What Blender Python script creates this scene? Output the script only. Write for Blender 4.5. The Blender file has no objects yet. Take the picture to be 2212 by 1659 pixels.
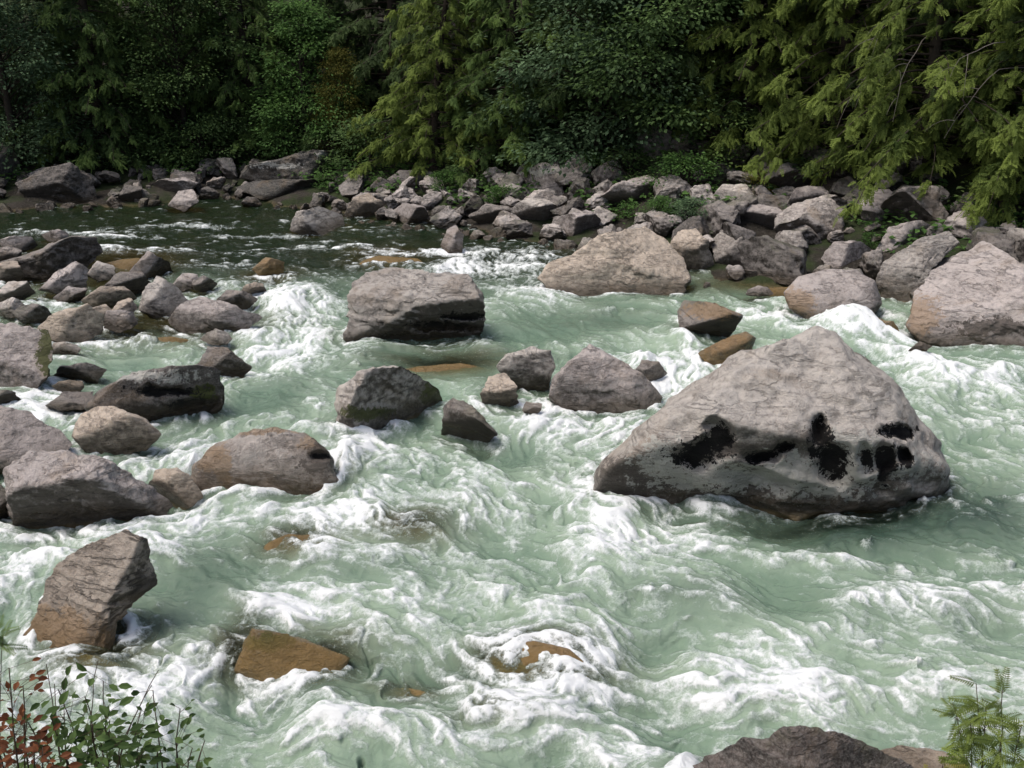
import bpy, bmesh, math, random, time
import numpy as np
from mathutils import Vector
T0=time.time()
rng=np.random.default_rng(7); random.seed(7)
S=bpy.context.scene; COL=S.collection
# ------------------------------------------------------------------ camera
H=6.0; PI=math.pi; PT=math.radians(20); F=2125.0
FW=np.array([0,math.cos(PT),-math.sin(PT)]); UP=np.array([0,math.sin(PT),math.cos(PT)]); RT=np.array([1.,0,0]); CAM=np.array([0,0,H])
cd=bpy.data.cameras.new('camera'); cam=bpy.data.objects.new('camera',cd); COL.objects.link(cam)
cam.location=CAM; cam.rotation_euler=(PI/2-PT,0,0); cd.sensor_width=36; cd.lens=36*F/2212; cd.clip_end=400
S.camera=cam
def ray(px,py): return FW+RT*(px-1106)/F+UP*(829.5-py)/F
def flat(px,py,z=0.0):
    r=ray(px,py); t=(z-H)/r[2]; return CAM+r*t
def proj(P):
    q=P-CAM; d=q@FW
    return 1106+F*(q@RT)/d, 829.5-F*(q@UP)/d
# ------------------------------------------------------------------ noise
perm=rng.permutation(256); val=rng.random(256)*2-1
def vnoise(p):
    pi=np.floor(p).astype(np.int64); f=p-pi; f=f*f*f*(f*(f*6-15)+10)
    def h(i,j,k): return val[perm[(perm[(perm[(pi[:,0]+i)&255]+pi[:,1]+j)&255]+pi[:,2]+k)&255]]
    x,y,z=f[:,0],f[:,1],f[:,2]
    a=h(0,0,0)*(1-x)+h(1,0,0)*x; b=h(0,1,0)*(1-x)+h(1,1,0)*x
    c=h(0,0,1)*(1-x)+h(1,0,1)*x; d=h(0,1,1)*(1-x)+h(1,1,1)*x
    return (a*(1-y)+b*y)*(1-z)+(c*(1-y)+d*y)*z
def fbm(p,o=5,g=.5):
    s=0;a=1
    for i in range(o):
        s=s+a*vnoise(p*(2.03**i)+i*17.3); a*=g
    return s
def sstep(a,b,x):
    t=np.clip((x-a)/(b-a),0,1); return t*t*(3-2*t)
def unit(v): v=np.asarray(v,float); return v/np.linalg.norm(v)
def unit2(P): return P/(np.linalg.norm(P,axis=1)[:,None]+1e-6)
# ------------------------------------------------------------------ mesh helpers
def mesh_np(name,V,Fc,mat,attrs=None,smooth=True):
    V=np.asarray(V,np.float32); Fc=np.asarray(Fc,np.int32); n=Fc.shape[1]
    me=bpy.data.meshes.new(name)
    me.vertices.add(len(V)); me.vertices.foreach_set('co',V.ravel())
    me.loops.add(Fc.size); me.loops.foreach_set('vertex_index',Fc.ravel())
    me.polygons.add(len(Fc)); me.polygons.foreach_set('loop_start',np.arange(0,Fc.size,n,dtype=np.int32))
    me.update(calc_edges=True)
    me.polygons.foreach_set('use_smooth',np.full(len(Fc),smooth,dtype=bool))
    for k,a in (attrs or {}).items():
        a=np.asarray(a,np.float32)
        if a.ndim==1:
            at=me.attributes.new(k,'FLOAT','POINT'); at.data.foreach_set('value',a)
        else:
            at=me.attributes.new(k,'FLOAT_VECTOR','POINT'); at.data.foreach_set('vector',a.ravel())
    me.materials.append(mat); me.update()
    return me
def link(name,me,parent=None,loc=None):
    o=bpy.data.objects.new(name,me); COL.objects.link(o)
    if parent: o.parent=parent
    if loc is not None: o.location=loc
    return o
def tag(o,label=None,cat=None,group=None,kind=None):
    if label:o['label']=label
    if cat:o['category']=cat
    if group:o['group']=group
    if kind:o['kind']=kind
    return o
class Geo:
    def __init__(s): s.v=[];s.f=[];s.n=0;s.t=[]
    def add(s,V,Fc,t=0.5):
        s.v.append(V); s.f.append(np.asarray(Fc)+s.n); s.n+=len(V)
        s.t.append(np.broadcast_to(np.asarray(t,float),(len(V),)))
    def tube(s,P,R,k=6):
        P=np.asarray(P,float); m=len(P); Tn=np.gradient(P,axis=0); Tn/=np.linalg.norm(Tn,axis=1)[:,None]+1e-9
        ref=np.array([.3,.2,.93]) if abs(Tn[0,2])<.8 else np.array([1.,.1,0])
        A=np.cross(Tn,ref); A/=np.linalg.norm(A,axis=1)[:,None]+1e-9; B=np.cross(Tn,A)
        an=np.arange(k)*2*PI/k; R=np.broadcast_to(np.asarray(R,float),(m,))
        V=(P[:,None]+R[:,None,None]*(A[:,None]*np.cos(an)[None,:,None]+B[:,None]*np.sin(an)[None,:,None])).reshape(-1,3)
        i=np.arange(m-1)[:,None]*k; j=np.arange(k)[None]; j2=(j+1)%k
        Fc=np.stack([i+j,i+j2,i+k+j2,i+k+j],-1).reshape(-1,4)
        s.add(V,Fc)
    def mesh(s,name,mat,smooth=True):
        return mesh_np(name,np.concatenate(s.v),np.concatenate(s.f),mat,{'tint':np.concatenate(s.t)},smooth)
ICO={}
def ico(l):
    if l not in ICO:
        b=bmesh.new(); bmesh.ops.create_icosphere(b,subdivisions=l,radius=1)
        ICO[l]=(np.array([v.co[:] for v in b.verts]),np.array([[v.index for v in f.verts] for f in b.faces])); b.free()
    return ICO[l]
# ------------------------------------------------------------------ materials
class NT:
    def __init__(s,name):
        s.m=bpy.data.materials.new(name); s.m.use_nodes=True; s.t=s.m.node_tree; s.t.nodes.clear()
        s.out=s.N('ShaderNodeOutputMaterial')
    def N(s,ty,**k):
        n=s.t.nodes.new(ty)
        for a,b in k.items(): setattr(n,a,b)
        return n
    def L(s,a,b): s.t.links.new(a,b)
    def set(s,sock,v):
        if isinstance(v,bpy.types.NodeSocket): s.L(v,sock)
        elif isinstance(v,(tuple,list)) and len(v)==3 and sock.type=='RGBA': sock.default_value=(*v,1)
        else: sock.default_value=v
    def math(s,op,a,b=0.0,clamp=False):
        n=s.N('ShaderNodeMath',operation=op,use_clamp=clamp); s.set(n.inputs[0],a); s.set(n.inputs[1],b); return n.outputs[0]
    def mix(s,f,a,b,blend='MIX'):
        n=s.N('ShaderNodeMix',data_type='RGBA',blend_type=blend); s.set(n.inputs[0],f); s.set(n.inputs[6],a); s.set(n.inputs[7],b); return n.outputs[2]
    def ramp(s,x,a,b,lo=0.0,hi=1.0):
        n=s.N('ShaderNodeMapRange',interpolation_type='SMOOTHSTEP'); s.set(n.inputs[0],x)
        n.inputs[1].default_value=a;n.inputs[2].default_value=b;n.inputs[3].default_value=lo;n.inputs[4].default_value=hi; return n.outputs[0]
    def noise(s,vec,scale,detail=5,rough=.55,dist=0.0):
        n=s.N('ShaderNodeTexNoise'); s.L(vec,n.inputs['Vector']); n.inputs['Scale'].default_value=scale
        n.inputs['Detail'].default_value=detail;n.inputs['Roughness'].default_value=rough;n.inputs['Distortion'].default_value=dist
        return n.outputs['Fac']
    def attr(s,name): return s.N('ShaderNodeAttribute',attribute_name=name)
    def bump(s,h,st,d): 
        n=s.N('ShaderNodeBump'); n.inputs['Strength'].default_value=st; n.inputs['Distance'].default_value=d; s.L(h,n.inputs['Height']); return n.outputs[0]
    def bsdf(s,col,rough,normal=None,spec=.5):
        n=s.N('ShaderNodeBsdfPrincipled'); s.set(n.inputs['Base Color'],col); s.set(n.inputs['Roughness'],rough)
        n.inputs['Specular IOR Level'].default_value=spec
        if normal is not None: s.L(normal,n.inputs['Normal'])
        return n.outputs[0]
def rock_mat(name,cl,cd_,dark=.6,tone=0.2,strata=(.5,.3,2.2),crack=.55,gloss=.85,mossy=0.0,shade=.85,top=.35,band=.32,wetcol=(.065,.047,.027)):
    t=NT(name); g=t.N('ShaderNodeNewGeometry'); P=g.outputs['Position']
    oi=t.N('ShaderNodeObjectInfo').outputs['Random']
    sx=t.N('ShaderNodeSeparateXYZ'); t.L(P,sx.inputs[0]); nx=t.N('ShaderNodeSeparateXYZ'); t.L(g.outputs['Normal'],nx.inputs[0])
    n1=t.noise(P,1.3,8,.6,.4); n2=t.noise(P,9,8,.7); n3=t.noise(P,38,4,.7)
    col=t.mix(t.ramp(n1,.35,.65),cd_,cl)
    col=t.mix(t.ramp(n2,.42,.72,0,.6),col,tuple(min(1,c*1.4+.02) for c in cl))
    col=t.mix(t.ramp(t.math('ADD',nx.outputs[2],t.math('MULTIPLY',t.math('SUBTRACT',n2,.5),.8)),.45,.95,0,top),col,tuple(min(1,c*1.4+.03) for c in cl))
    col=t.mix(t.ramp(n2,.5,.3,0,.5),col,tuple(c*.4 for c in cd_))
    mp=t.N('ShaderNodeMapping'); t.L(P,mp.inputs['Vector']); mp.inputs['Rotation'].default_value=(.5,.35,.3); mp.inputs['Scale'].default_value=strata
    n4=t.noise(mp.outputs[0],1.6,7,.6,.6); n5=t.noise(mp.outputs[0],4.5,5,.6,.3)
    cr=t.math('ABSOLUTE',t.math('SUBTRACT',n4,.5)); crk=t.math('MULTIPLY',t.ramp(cr,.0,.016,1,0),t.ramp(n1,.38,.58))
    cr2=t.math('ABSOLUTE',t.math('SUBTRACT',n5,.5)); crk2=t.math('MULTIPLY',t.ramp(cr2,.0,.02,1,0),t.ramp(n1,.62,.42))
    crk=t.math('MAXIMUM',crk,t.math('MULTIPLY',crk2,.7))
    col=t.mix(t.math('MULTIPLY',crk,crack),col,tuple(c*.22 for c in cd_))
    col=t.mix(t.ramp(n3,.35,.7,.0,.3),col,(.52,.5,.47))
    # faint warm iron staining patches
    col=t.mix(t.ramp(t.noise(P,.9,6,.65,.5),.52,.68,0,.35),col,(.24,.17,.10))
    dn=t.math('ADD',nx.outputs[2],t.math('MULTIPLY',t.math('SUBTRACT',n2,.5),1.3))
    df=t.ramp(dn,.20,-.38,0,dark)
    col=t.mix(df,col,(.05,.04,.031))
    k=t.math('ADD',1-tone,t.math('MULTIPLY',oi,2*tone)); kc=t.N('ShaderNodeCombineXYZ')
    for i in range(3): t.L(k,kc.inputs[i])
    col=t.mix(1.0,col,kc.outputs[0],'MULTIPLY')
    if mossy:
        mm=t.ramp(t.math('ADD',t.noise(P,.7,5,.6),t.math('MULTIPLY',t.math('SUBTRACT',n2,.5),.35)),.5,.66,0,mossy)
        col=t.mix(t.math('MULTIPLY',mm,t.ramp(nx.outputs[2],-.1,.5)),col,(.05,.062,.022))
    warp=t.math('ADD',t.math('MULTIPLY',t.math('SUBTRACT',n2,.5),1.9),t.math('MULTIPLY',t.math('SUBTRACT',n3,.5),.7))
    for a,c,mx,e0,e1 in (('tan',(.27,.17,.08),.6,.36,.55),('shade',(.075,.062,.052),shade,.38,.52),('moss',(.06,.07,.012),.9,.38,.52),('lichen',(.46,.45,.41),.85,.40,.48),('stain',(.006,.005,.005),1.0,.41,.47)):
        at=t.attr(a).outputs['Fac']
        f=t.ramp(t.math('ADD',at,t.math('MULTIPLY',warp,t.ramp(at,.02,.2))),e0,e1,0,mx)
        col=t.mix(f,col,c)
    wz=t.math('ADD',sx.outputs[2],t.math('MULTIPLY',t.math('SUBTRACT',n1,.5),-.6))
    wet=t.ramp(wz,band,.04)
    under=t.ramp(sx.outputs[2],-.05,-.16)
    dry=t.mix(under,wetcol,(.22,.15,.05))
    col=t.mix(t.math('MULTIPLY',wet,.74),col,dry)
    ro=t.ramp(wet,0,1,gloss,.22)
    h=t.math('ADD',t.math('MULTIPLY',n2,.8),t.math('MULTIPLY',n3,.28)); h=t.math('SUBTRACT',h,t.math('MULTIPLY',crk,.7*crack))
    t.L(t.bsdf(col,ro,t.bump(h,.9,.10),.35),t.out.inputs[0]); return t.m
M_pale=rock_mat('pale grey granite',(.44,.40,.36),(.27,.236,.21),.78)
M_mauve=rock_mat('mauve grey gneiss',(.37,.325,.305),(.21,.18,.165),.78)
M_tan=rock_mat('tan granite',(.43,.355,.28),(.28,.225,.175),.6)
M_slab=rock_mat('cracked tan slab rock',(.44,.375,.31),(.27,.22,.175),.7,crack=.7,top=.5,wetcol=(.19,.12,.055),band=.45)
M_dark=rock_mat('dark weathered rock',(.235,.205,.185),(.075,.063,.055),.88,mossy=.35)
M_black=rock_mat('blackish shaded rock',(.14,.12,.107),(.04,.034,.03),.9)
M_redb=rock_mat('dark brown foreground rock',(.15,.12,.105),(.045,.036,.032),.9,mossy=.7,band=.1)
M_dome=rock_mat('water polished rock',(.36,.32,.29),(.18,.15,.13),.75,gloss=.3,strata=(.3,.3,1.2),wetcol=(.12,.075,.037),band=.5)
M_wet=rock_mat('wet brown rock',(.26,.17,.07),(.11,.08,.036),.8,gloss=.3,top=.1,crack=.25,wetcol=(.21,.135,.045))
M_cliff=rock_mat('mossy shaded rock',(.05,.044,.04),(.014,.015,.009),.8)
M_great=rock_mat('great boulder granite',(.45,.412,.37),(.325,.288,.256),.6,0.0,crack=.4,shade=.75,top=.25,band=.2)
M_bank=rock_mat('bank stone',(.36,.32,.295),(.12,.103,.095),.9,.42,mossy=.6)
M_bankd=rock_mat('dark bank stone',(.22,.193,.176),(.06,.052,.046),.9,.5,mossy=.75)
def leaf_mat(name,dark,light,trans=.38):
    t=NT(name); P=t.N('ShaderNodeNewGeometry').outputs['Position']; oi=t.N('ShaderNodeObjectInfo').outputs['Random']
    n=t.noise(P,1.1,4,.6)
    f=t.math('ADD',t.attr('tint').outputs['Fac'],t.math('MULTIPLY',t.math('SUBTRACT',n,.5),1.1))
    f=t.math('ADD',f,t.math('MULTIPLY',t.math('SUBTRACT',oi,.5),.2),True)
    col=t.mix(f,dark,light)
    b=t.bsdf(col,.65,None,.12); tr=t.N('ShaderNodeBsdfTranslucent'); t.L(col,tr.inputs[0])
    mx=t.N('ShaderNodeMixShader'); mx.inputs[0].default_value=trans; t.L(b,mx.inputs[1]); t.L(tr.outputs[0],mx.inputs[2])
    t.L(mx.outputs[0],t.out.inputs[0]); return t.m
L_olive=leaf_mat('olive conifer foliage',(.05,.08,.02),(.23,.30,.07))
L_green=leaf_mat('green conifer foliage',(.045,.08,.028),(.18,.27,.075))
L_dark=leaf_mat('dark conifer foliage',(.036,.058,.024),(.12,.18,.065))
L_grey=leaf_mat('grey green leaves',(.055,.095,.05),(.19,.29,.15))
L_bright=leaf_mat('bright green leaves',(.045,.095,.028),(.15,.28,.075))
L_deep=leaf_mat('deep green leaves',(.045,.08,.03),(.15,.24,.08))
L_yellow=leaf_mat('yellow green leaves',(.08,.09,.018),(.28,.26,.07))
L_red=leaf_mat('red autumn leaves',(.10,.035,.018),(.28,.11,.05))
L_near=leaf_mat('fresh shrub leaves',(.03,.06,.018),(.14,.22,.07))
def bark(name,a,b):
    t=NT(name); P=t.N('ShaderNodeNewGeometry').outputs['Position']; n=t.noise(P,12,6,.65)
    t.L(t.bsdf(t.mix(n,a,b),.9,t.bump(n,.5,.03),.2),t.out.inputs[0]); return t.m
B_dark=bark('dark bark',(.02,.016,.012),(.075,.06,.048)); B_grey=bark('bleached dead twig',(.11,.097,.085),(.25,.225,.20)); B_stem=bark('brown stem',(.05,.035,.025),(.12,.09,.06))
t=NT('forest soil and river gravel'); P=t.N('ShaderNodeNewGeometry').outputs['Position']
n=t.noise(P,.8,8,.65); n2=t.noise(P,11,6,.7)
c=t.mix(t.ramp(n,.35,.65),(.018,.016,.012),(.05,.043,.036)); c=t.mix(t.ramp(n2,.45,.75,0,.5),c,(.12,.108,.098)); c=t.mix(t.ramp(t.noise(P,.55,5),.46,.58,0,.75),c,(.028,.045,.013))
sz=t.N('ShaderNodeSeparateXYZ'); t.L(P,sz.inputs[0]); c=t.mix(t.ramp(sz.outputs[2],.05,-.15),c,t.mix(t.ramp(n2,.35,.65),(.07,.055,.025),(.17,.13,.065)))
t.L(t.bsdf(c,.95,t.bump(n2,.8,.1),.2),t.out.inputs[0]); M_soil=t.m
# ------------------------------------------------------------------ terrain
SH=[(-500,470),(-100,452),(230,440),(520,428),(620,440),(760,466),(1000,498),(1200,522),(1330,545),(1480,600),(1700,604),(1890,630),(2010,655),(2230,690)]
sw=np.array([flat(*p)[:2] for p in SH]); sxs=np.concatenate([sw[:,0],[16,60]]); sys_=np.concatenate([sw[:,1],[18.,14.]])
sxs=np.maximum.accumulate(sxs+np.arange(len(sxs))*1e-4)
def shore(x): return np.interp(x,sxs,sys_)
def G(x,y):
    x=np.asarray(x,float);y=np.asarray(y,float)
    d=y-shore(x); w=.55*np.sin(x*1.3)+.35*np.sin(x*2.9+1)
    d=d+w*.5
    far=np.where(d<0,np.maximum(-.9,d*.35),np.where(d<6.5,.2*d,1.3+(d-6.5)*.55))
    near=np.where(y<0,4.4,4.4-.8*y)
    near=np.maximum(near,-.9)
    return np.maximum(far,near)
def hit(px,py):
    r=ray(px,py); tt=np.linspace(5,95,3000); Q=CAM+r[None]*tt[:,None]
    g=np.maximum(G(Q[:,0],Q[:,1]),0); k=np.argmax((Q[:,2]<=g)&(Q[:,1]>4.9))
    return Q[k]
xs=np.linspace(-70,70,350); ys=np.concatenate([np.linspace(-14,16,70),np.linspace(16.2,48,190),np.linspace(49,120,40)])
X,Y=np.meshgrid(xs,ys); Z=G(X,Y); pn=np.stack([X.ravel(),Y.ravel(),0*X.ravel()],1)
Z=Z+np.where((Z>0.0),.14,.1)*fbm(pn*.9,4).reshape(Z.shape)-.03
V=np.stack([X,Y,Z],-1).reshape(-1,3); nx_,ny_=len(xs),len(ys)
def gridf(ny,nx):
    i=np.arange(ny-1)[:,None]*nx+np.arange(nx-1)[None]
    return np.stack([i,i+1,i+nx+1,i+nx],-1).reshape(-1,4)
tag(link('ground',mesh_np('ground',V,gridf(ny_,nx_),M_soil)),'dark stony river banks and forest slope under the trees','ground',kind='structure')
# ------------------------------------------------------------------ rocks
FOOT=[]; HERO=[]
def poly_r(poly,cx,cy,ext):
    q=np.array(poly,float)-[cx,cy]; q[:,1]*=-1
    q[:,1]=np.where(q[:,1]<0,q[:,1]*ext,q[:,1])
    th=np.linspace(-PI,PI,721)[:-1]; d=np.stack([np.cos(th),np.sin(th)],1); r=np.zeros(len(th))
    for i in range(len(q)):
        a=q[i];e=q[(i+1)%len(q)]-a
        den=d[:,0]*e[1]-d[:,1]*e[0]; den=np.where(abs(den)<1e-9,1e-9,den)
        tt=(a[0]*e[1]-a[1]*e[0])/den; u=(a[0]*d[:,1]-a[1]*d[:,0])/den
        ok=(u>=-1e-6)&(u<=1+1e-6)&(tt>0); r=np.where(ok,np.maximum(r,tt),r)
    k=np.array([1,2,3,2,1.]);k/=k.sum(); rp=np.concatenate([r[-2:],r,r[:2]]); r=np.convolve(rp,k,'valid')
    return th,r
def build_rock(label,mat,poly,level=5,ext=1.3,rf=None,nf=None,nt=None,rough=1.15,soft=.03,dk=.42,facets=4,seed=None,name='boulder',group=None,lift=.09,planes=(),foot=True,**marks):
    rs=np.random.default_rng(seed if seed is not None else abs(int(poly[0][0]*31+poly[0][1]*7+poly[1][0])))
    p=np.array(poly,float); a=p; b=np.roll(p,-1,0); cr=a[:,0]*b[:,1]-b[:,0]*a[:,1]; A=cr.sum()/2
    cx=((a[:,0]+b[:,0])*cr).sum()/(6*A); cy=((a[:,1]+b[:,1])*cr).sum()/(6*A)
    th,r=poly_r(poly,cx,cy,1.0)
    ybot=cy+np.interp(-PI/2,th,r); ytop=cy-np.interp(PI/2,th,r)
    Pb=hit(cx,ybot); tb=(Pb-CAM)@FW
    w=(p[:,0].max()-p[:,0].min())*tb/F; hh=(p[:,1].max()-p[:,1].min())*tb/F; D=dk*max(w,hh*.9)
    tc=tb+.5*D; size=(w+hh)/2
    th,r=poly_r(poly,cx,cy,ext)
    v=unit(ray(cx,cy)); C=CAM+tc*ray(cx,cy)
    U,Fc=ico(level); a_,b_,c_=U[:,0],U[:,1],U[:,2]
    rho=np.sqrt(a_**2+c_**2); ang=np.arctan2(c_,a_); q=.8
    rr=np.interp(ang,np.concatenate([th,[PI]]),np.concatenate([r,r[:1]]))*rho**q*tc/F
    bb=np.sign(b_)*np.abs(b_)**q
    P=C+RT[None]*(rr*np.cos(ang))[:,None]+UP[None]*(rr*np.sin(ang))[:,None]-v[None]*(D*bb)[:,None]
    if nf is None: nf=(rs.uniform(-.4,.4),-.95,rs.uniform(-.25,.15))
    if nt is None: nt=(rs.uniform(-.4,.3),-.38,.9)
    if rf is None: rf=rs.uniform(.35,.65)
    nf=unit(nf);nt=unit(nt)
    rr_=ray(cx,ybot-rf*(ybot-ytop)); tt=((Pb-CAM)@nf)/(rr_@nf); Pr=CAM+rr_*tt
    pls=[(nf,Pb),(nt,Pr)]
    for (n,qx,qy) in planes:
        rq=ray(qx,qy); pls.append((unit(n),CAM+rq*((Pr-CAM)@nt)/(rq@nt)))
    for i in range(facets):
        n=unit(-v+rs.normal(0,.6,3))
        if n@v>-.4: continue
        an=rs.uniform(-.4,PI+.4); ra=np.interp(an if an<=PI else an-2*PI,th,r)*tc/F*rs.uniform(.25,.6)
        P0=C+RT*ra*math.cos(an)+UP*ra*math.sin(an)-v*D*rs.uniform(.33,.58)
        pls.append((n,P0))
    k=soft*size
    for n,P0 in pls:
        s=(P-P0)@n; s=(s+np.sqrt(s*s+k*k))/2
        s=np.where(s<k*.02,0,s)
        P=P+v[None]*(s/(-(n@v)))[:,None]
    dirn=unit2(P-C)
    off=rs.uniform(-50,50,3)
    n1=fbm(P/size*1.9+off,4); n2=fbm(P/size*6+off,4,.6)
    lay=np.stack([P@unit((.3,.4,1)),P@unit((1,.2,-.3))*.25,P@unit((.1,1,-.3))*.25],1)/size
    n3=-np.abs(fbm(lay*7+off,3))
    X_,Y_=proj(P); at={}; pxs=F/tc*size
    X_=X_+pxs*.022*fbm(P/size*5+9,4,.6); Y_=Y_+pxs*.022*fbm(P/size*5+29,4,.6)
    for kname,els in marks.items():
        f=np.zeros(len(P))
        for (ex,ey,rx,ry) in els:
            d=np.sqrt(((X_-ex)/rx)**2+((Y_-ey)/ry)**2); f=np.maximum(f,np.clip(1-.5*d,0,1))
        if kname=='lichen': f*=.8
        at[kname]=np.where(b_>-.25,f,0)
    P=P+dirn*(size*rough*(.030*n1+.017*n2+.026*n3))[:,None]
    if 'stain' in at: P=P+v[None]*(size*.06*sstep(.3,.7,at['stain']+.3*n2))[:,None]
    P[:,2]+=lift
    o=link(name,mesh_np(name,P-Pb,Fc,mat,at),None,Pb)
    tag(o,label,'boulder' if name=='boulder' else 'rock',group)
    if foot:
        HERO.append((C[0],C[1],w*.5,D)); FOOT.append(P[(P[:,2]>-.05)])
    return o
R=build_rock
R('huge pale triangular boulder with black hollows, standing right of centre in the white water',M_great,
  [(1288,1045),(1300,1005),(1390,922),(1450,866),(1560,796),(1680,744),(1765,716),(1802,732),(1838,778),(1905,828),(1975,888),(2017,938),(2044,985),(2054,1012),(2028,1055),(1960,1075),(1800,1085),(1600,1098),(1400,1108),(1310,1092)],
  level=7,rf=.46,nf=(-.08,-.93,-.34),nt=(.02,-.52,.85),rough=1.0,soft=.01,facets=0,ext=1.2,lift=.03,planes=[((-.5,-.6,.62),1540,900),((.5,-.55,.67),1930,885),((.1,-.8,.58),1720,905)],
  stain=[(1500,982,52,26),(1552,950,26,26),(1640,1000,40,12),(1700,985,22,12),(1778,945,22,44),(1792,1008,30,36),(1920,1018,28,36),(1952,943,46,18),(1868,1002,15,22),(1968,1002,24,20)],
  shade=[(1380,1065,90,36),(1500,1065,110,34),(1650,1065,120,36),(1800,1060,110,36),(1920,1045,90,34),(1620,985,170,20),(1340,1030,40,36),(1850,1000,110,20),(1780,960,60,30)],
  lichen=[(1430,1000,60,54),(1500,1045,110,44),(1850,1025,110,54),(1700,1040,130,46),(1985,1020,70,40),(1600,1050,110,36),(1770,1055,110,36),(1850,960,60,34)])
R('large flat-topped grey boulder in mid-river, dark flank above olive water',M_pale,[(742,720),(744,665),(755,617),(785,597),(850,582),(950,594),(1010,602),(1035,644),(1045,690),(1047,730),(1000,744),(900,752),(800,754),(755,742)],level=7,rf=.42,nf=(.12,-.97,.0),nt=(.1,-.6,.8),facets=3,soft=.025,rough=1.3,stain=[(960,715,60,10),(1000,690,30,9)])
R('tan pyramid boulder at the far shore, with smooth warm peak',M_tan,[(1165,600),(1178,575),(1255,545),(1290,510),(1350,490),(1400,485),(1440,520),(1480,570),(1497,605),(1480,632),(1400,642),(1280,644),(1200,629)],level=6,rf=.3,nf=(-.1,-.9,.3),nt=(-.2,-.65,.72),facets=4,soft=.04,rough=1.3)
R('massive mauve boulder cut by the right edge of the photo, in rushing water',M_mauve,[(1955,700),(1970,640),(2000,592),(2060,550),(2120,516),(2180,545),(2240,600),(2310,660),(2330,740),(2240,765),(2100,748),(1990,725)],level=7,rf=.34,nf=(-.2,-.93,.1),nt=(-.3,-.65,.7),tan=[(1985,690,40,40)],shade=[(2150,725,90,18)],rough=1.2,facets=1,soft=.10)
R('smooth rounded grey boulder with orange waterline, between tan pyramid boulder and right edge',M_mauve,[(1690,640),(1720,605),(1790,588),(1850,590),(1890,615),(1905,660),(1880,690),(1800,697),(1740,692),(1705,668)],level=6,rf=.4,soft=.22,facets=0,rough=.5,tan=[(1720,665,35,30)])
R('dark brown wedge rock just beyond the huge triangular boulder',M_dark,[(1458,680),(1475,654),(1540,662),(1607,690),(1580,727),(1540,754),(1490,760),(1470,740)],rf=.7,nf=(-.1,-.95,-.2),tan=[(1540,680,60,16)])
R('low orange-brown rock in front of the dark brown wedge rock',M_wet,[(1505,770),(1560,742),(1610,725),(1634,740),(1625,767),(1570,798),(1530,796)],tan=[(1570,755,50,20)],rough=.7)
R('small pale boulder, upper of the pair left of the mauve wedge in mid-channel',M_pale,[(1070,802),(1090,776),(1140,758),(1192,764),(1202,802),(1187,842),(1140,856),(1100,842)])
R('mauve wedge boulder in mid-channel, left of the small waterfall',M_mauve,[(1180,862),(1190,828),(1230,788),(1275,756),(1340,786),(1402,826),(1434,863),(1430,900),(1330,898),(1220,892)],level=6,rf=.6)
R('small brown upright rock tucked below the small pale boulder in mid-channel',M_tan,[(1036,862),(1055,823),(1090,815),(1117,845),(1124,888),(1090,902),(1053,896)])
R('blocky grey boulder with mossy right edge at centre of the rapids',M_pale,[(728,880),(740,845),(790,810),(850,796),(910,820),(955,850),(964,877),(948,908),(932,950),(850,954),(760,936),(728,912)],level=6,rf=.45,nf=(-.1,-.97,-.2),nt=(.1,-.55,.82),facets=2,moss=[(940,865,25,22),(800,905,50,14)],soft=.02,rough=1.3)
R('small dark pointed rock beside the mossy right edge of the blocky grey boulder',M_dark,[(948,954),(955,890),(975,866),(1020,888),(1076,944),(1042,965),(988,970)])
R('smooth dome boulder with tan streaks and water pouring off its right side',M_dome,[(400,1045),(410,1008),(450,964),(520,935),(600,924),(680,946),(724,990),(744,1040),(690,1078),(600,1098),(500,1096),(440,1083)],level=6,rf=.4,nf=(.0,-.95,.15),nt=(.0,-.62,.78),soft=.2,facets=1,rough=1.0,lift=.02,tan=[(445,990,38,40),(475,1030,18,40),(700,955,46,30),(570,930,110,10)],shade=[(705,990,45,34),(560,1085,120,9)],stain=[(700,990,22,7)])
R('dark craggy boulder with black overhang, left of the rapids',M_black,[(183,887),(230,840),(320,808),(420,802),(477,808),(484,860),(477,922),(432,945),(380,942),(300,912),(220,898)],level=6,rf=.78,nf=(.1,-.9,-.35),nt=(-.1,-.5,.86),lichen=[(300,825,120,14)],stain=[(360,855,70,9),(420,890,40,16)],moss=[(440,860,25,14)],rough=1.4)
R('brown grey boulder in front of the dark craggy boulder',M_tan,[(160,952),(168,908),(200,890),(250,886),(312,918),(353,947),(320,976),(250,998),(190,986)],rf=.5)
R('grey boulder cut by the left edge, behind the broad mauve boulder',M_mauve,[(-70,1000),(-55,920),(0,888),(60,901),(122,935),(160,970),(120,996),(40,1018),(-40,1018)],level=6)
R('broad mauve boulder near the left edge, largest on that side',M_mauve,[(5,1080),(10,1020),(60,985),(130,973),(210,985),(280,1030),(340,1065),(384,1100),(362,1150),(290,1160),(220,1160),(150,1171),(60,1171),(20,1132)],level=7,rf=.55,nf=(.1,-.9,.25),rough=1.3)
R('small brown rock wedged between broad mauve boulder and dome boulder',M_tan,[(318,1060),(335,1025),(385,1020),(425,1050),(440,1080),(400,1102),(360,1094)])
R('tilted tan slab rock with cracked top, foreground left',M_slab,[(40,1350),(90,1270),(130,1210),(205,1158),(270,1134),(316,1160),(342,1212),(340,1255),(285,1305),(255,1345),(232,1430),(160,1430),(70,1392)],level=7,rf=.12,nf=(-.1,-.93,.2),nt=(-.30,-.72,.63),facets=0,soft=.012,planes=[((.88,-.45,-.05),262,1240),((.30,-.93,.2),170,1370)],shade=[(310,1270,22,44)],tan=[(100,1360,90,50),(190,1395,70,40)],dk=.4,lift=-.05,rough=1.4)
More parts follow.
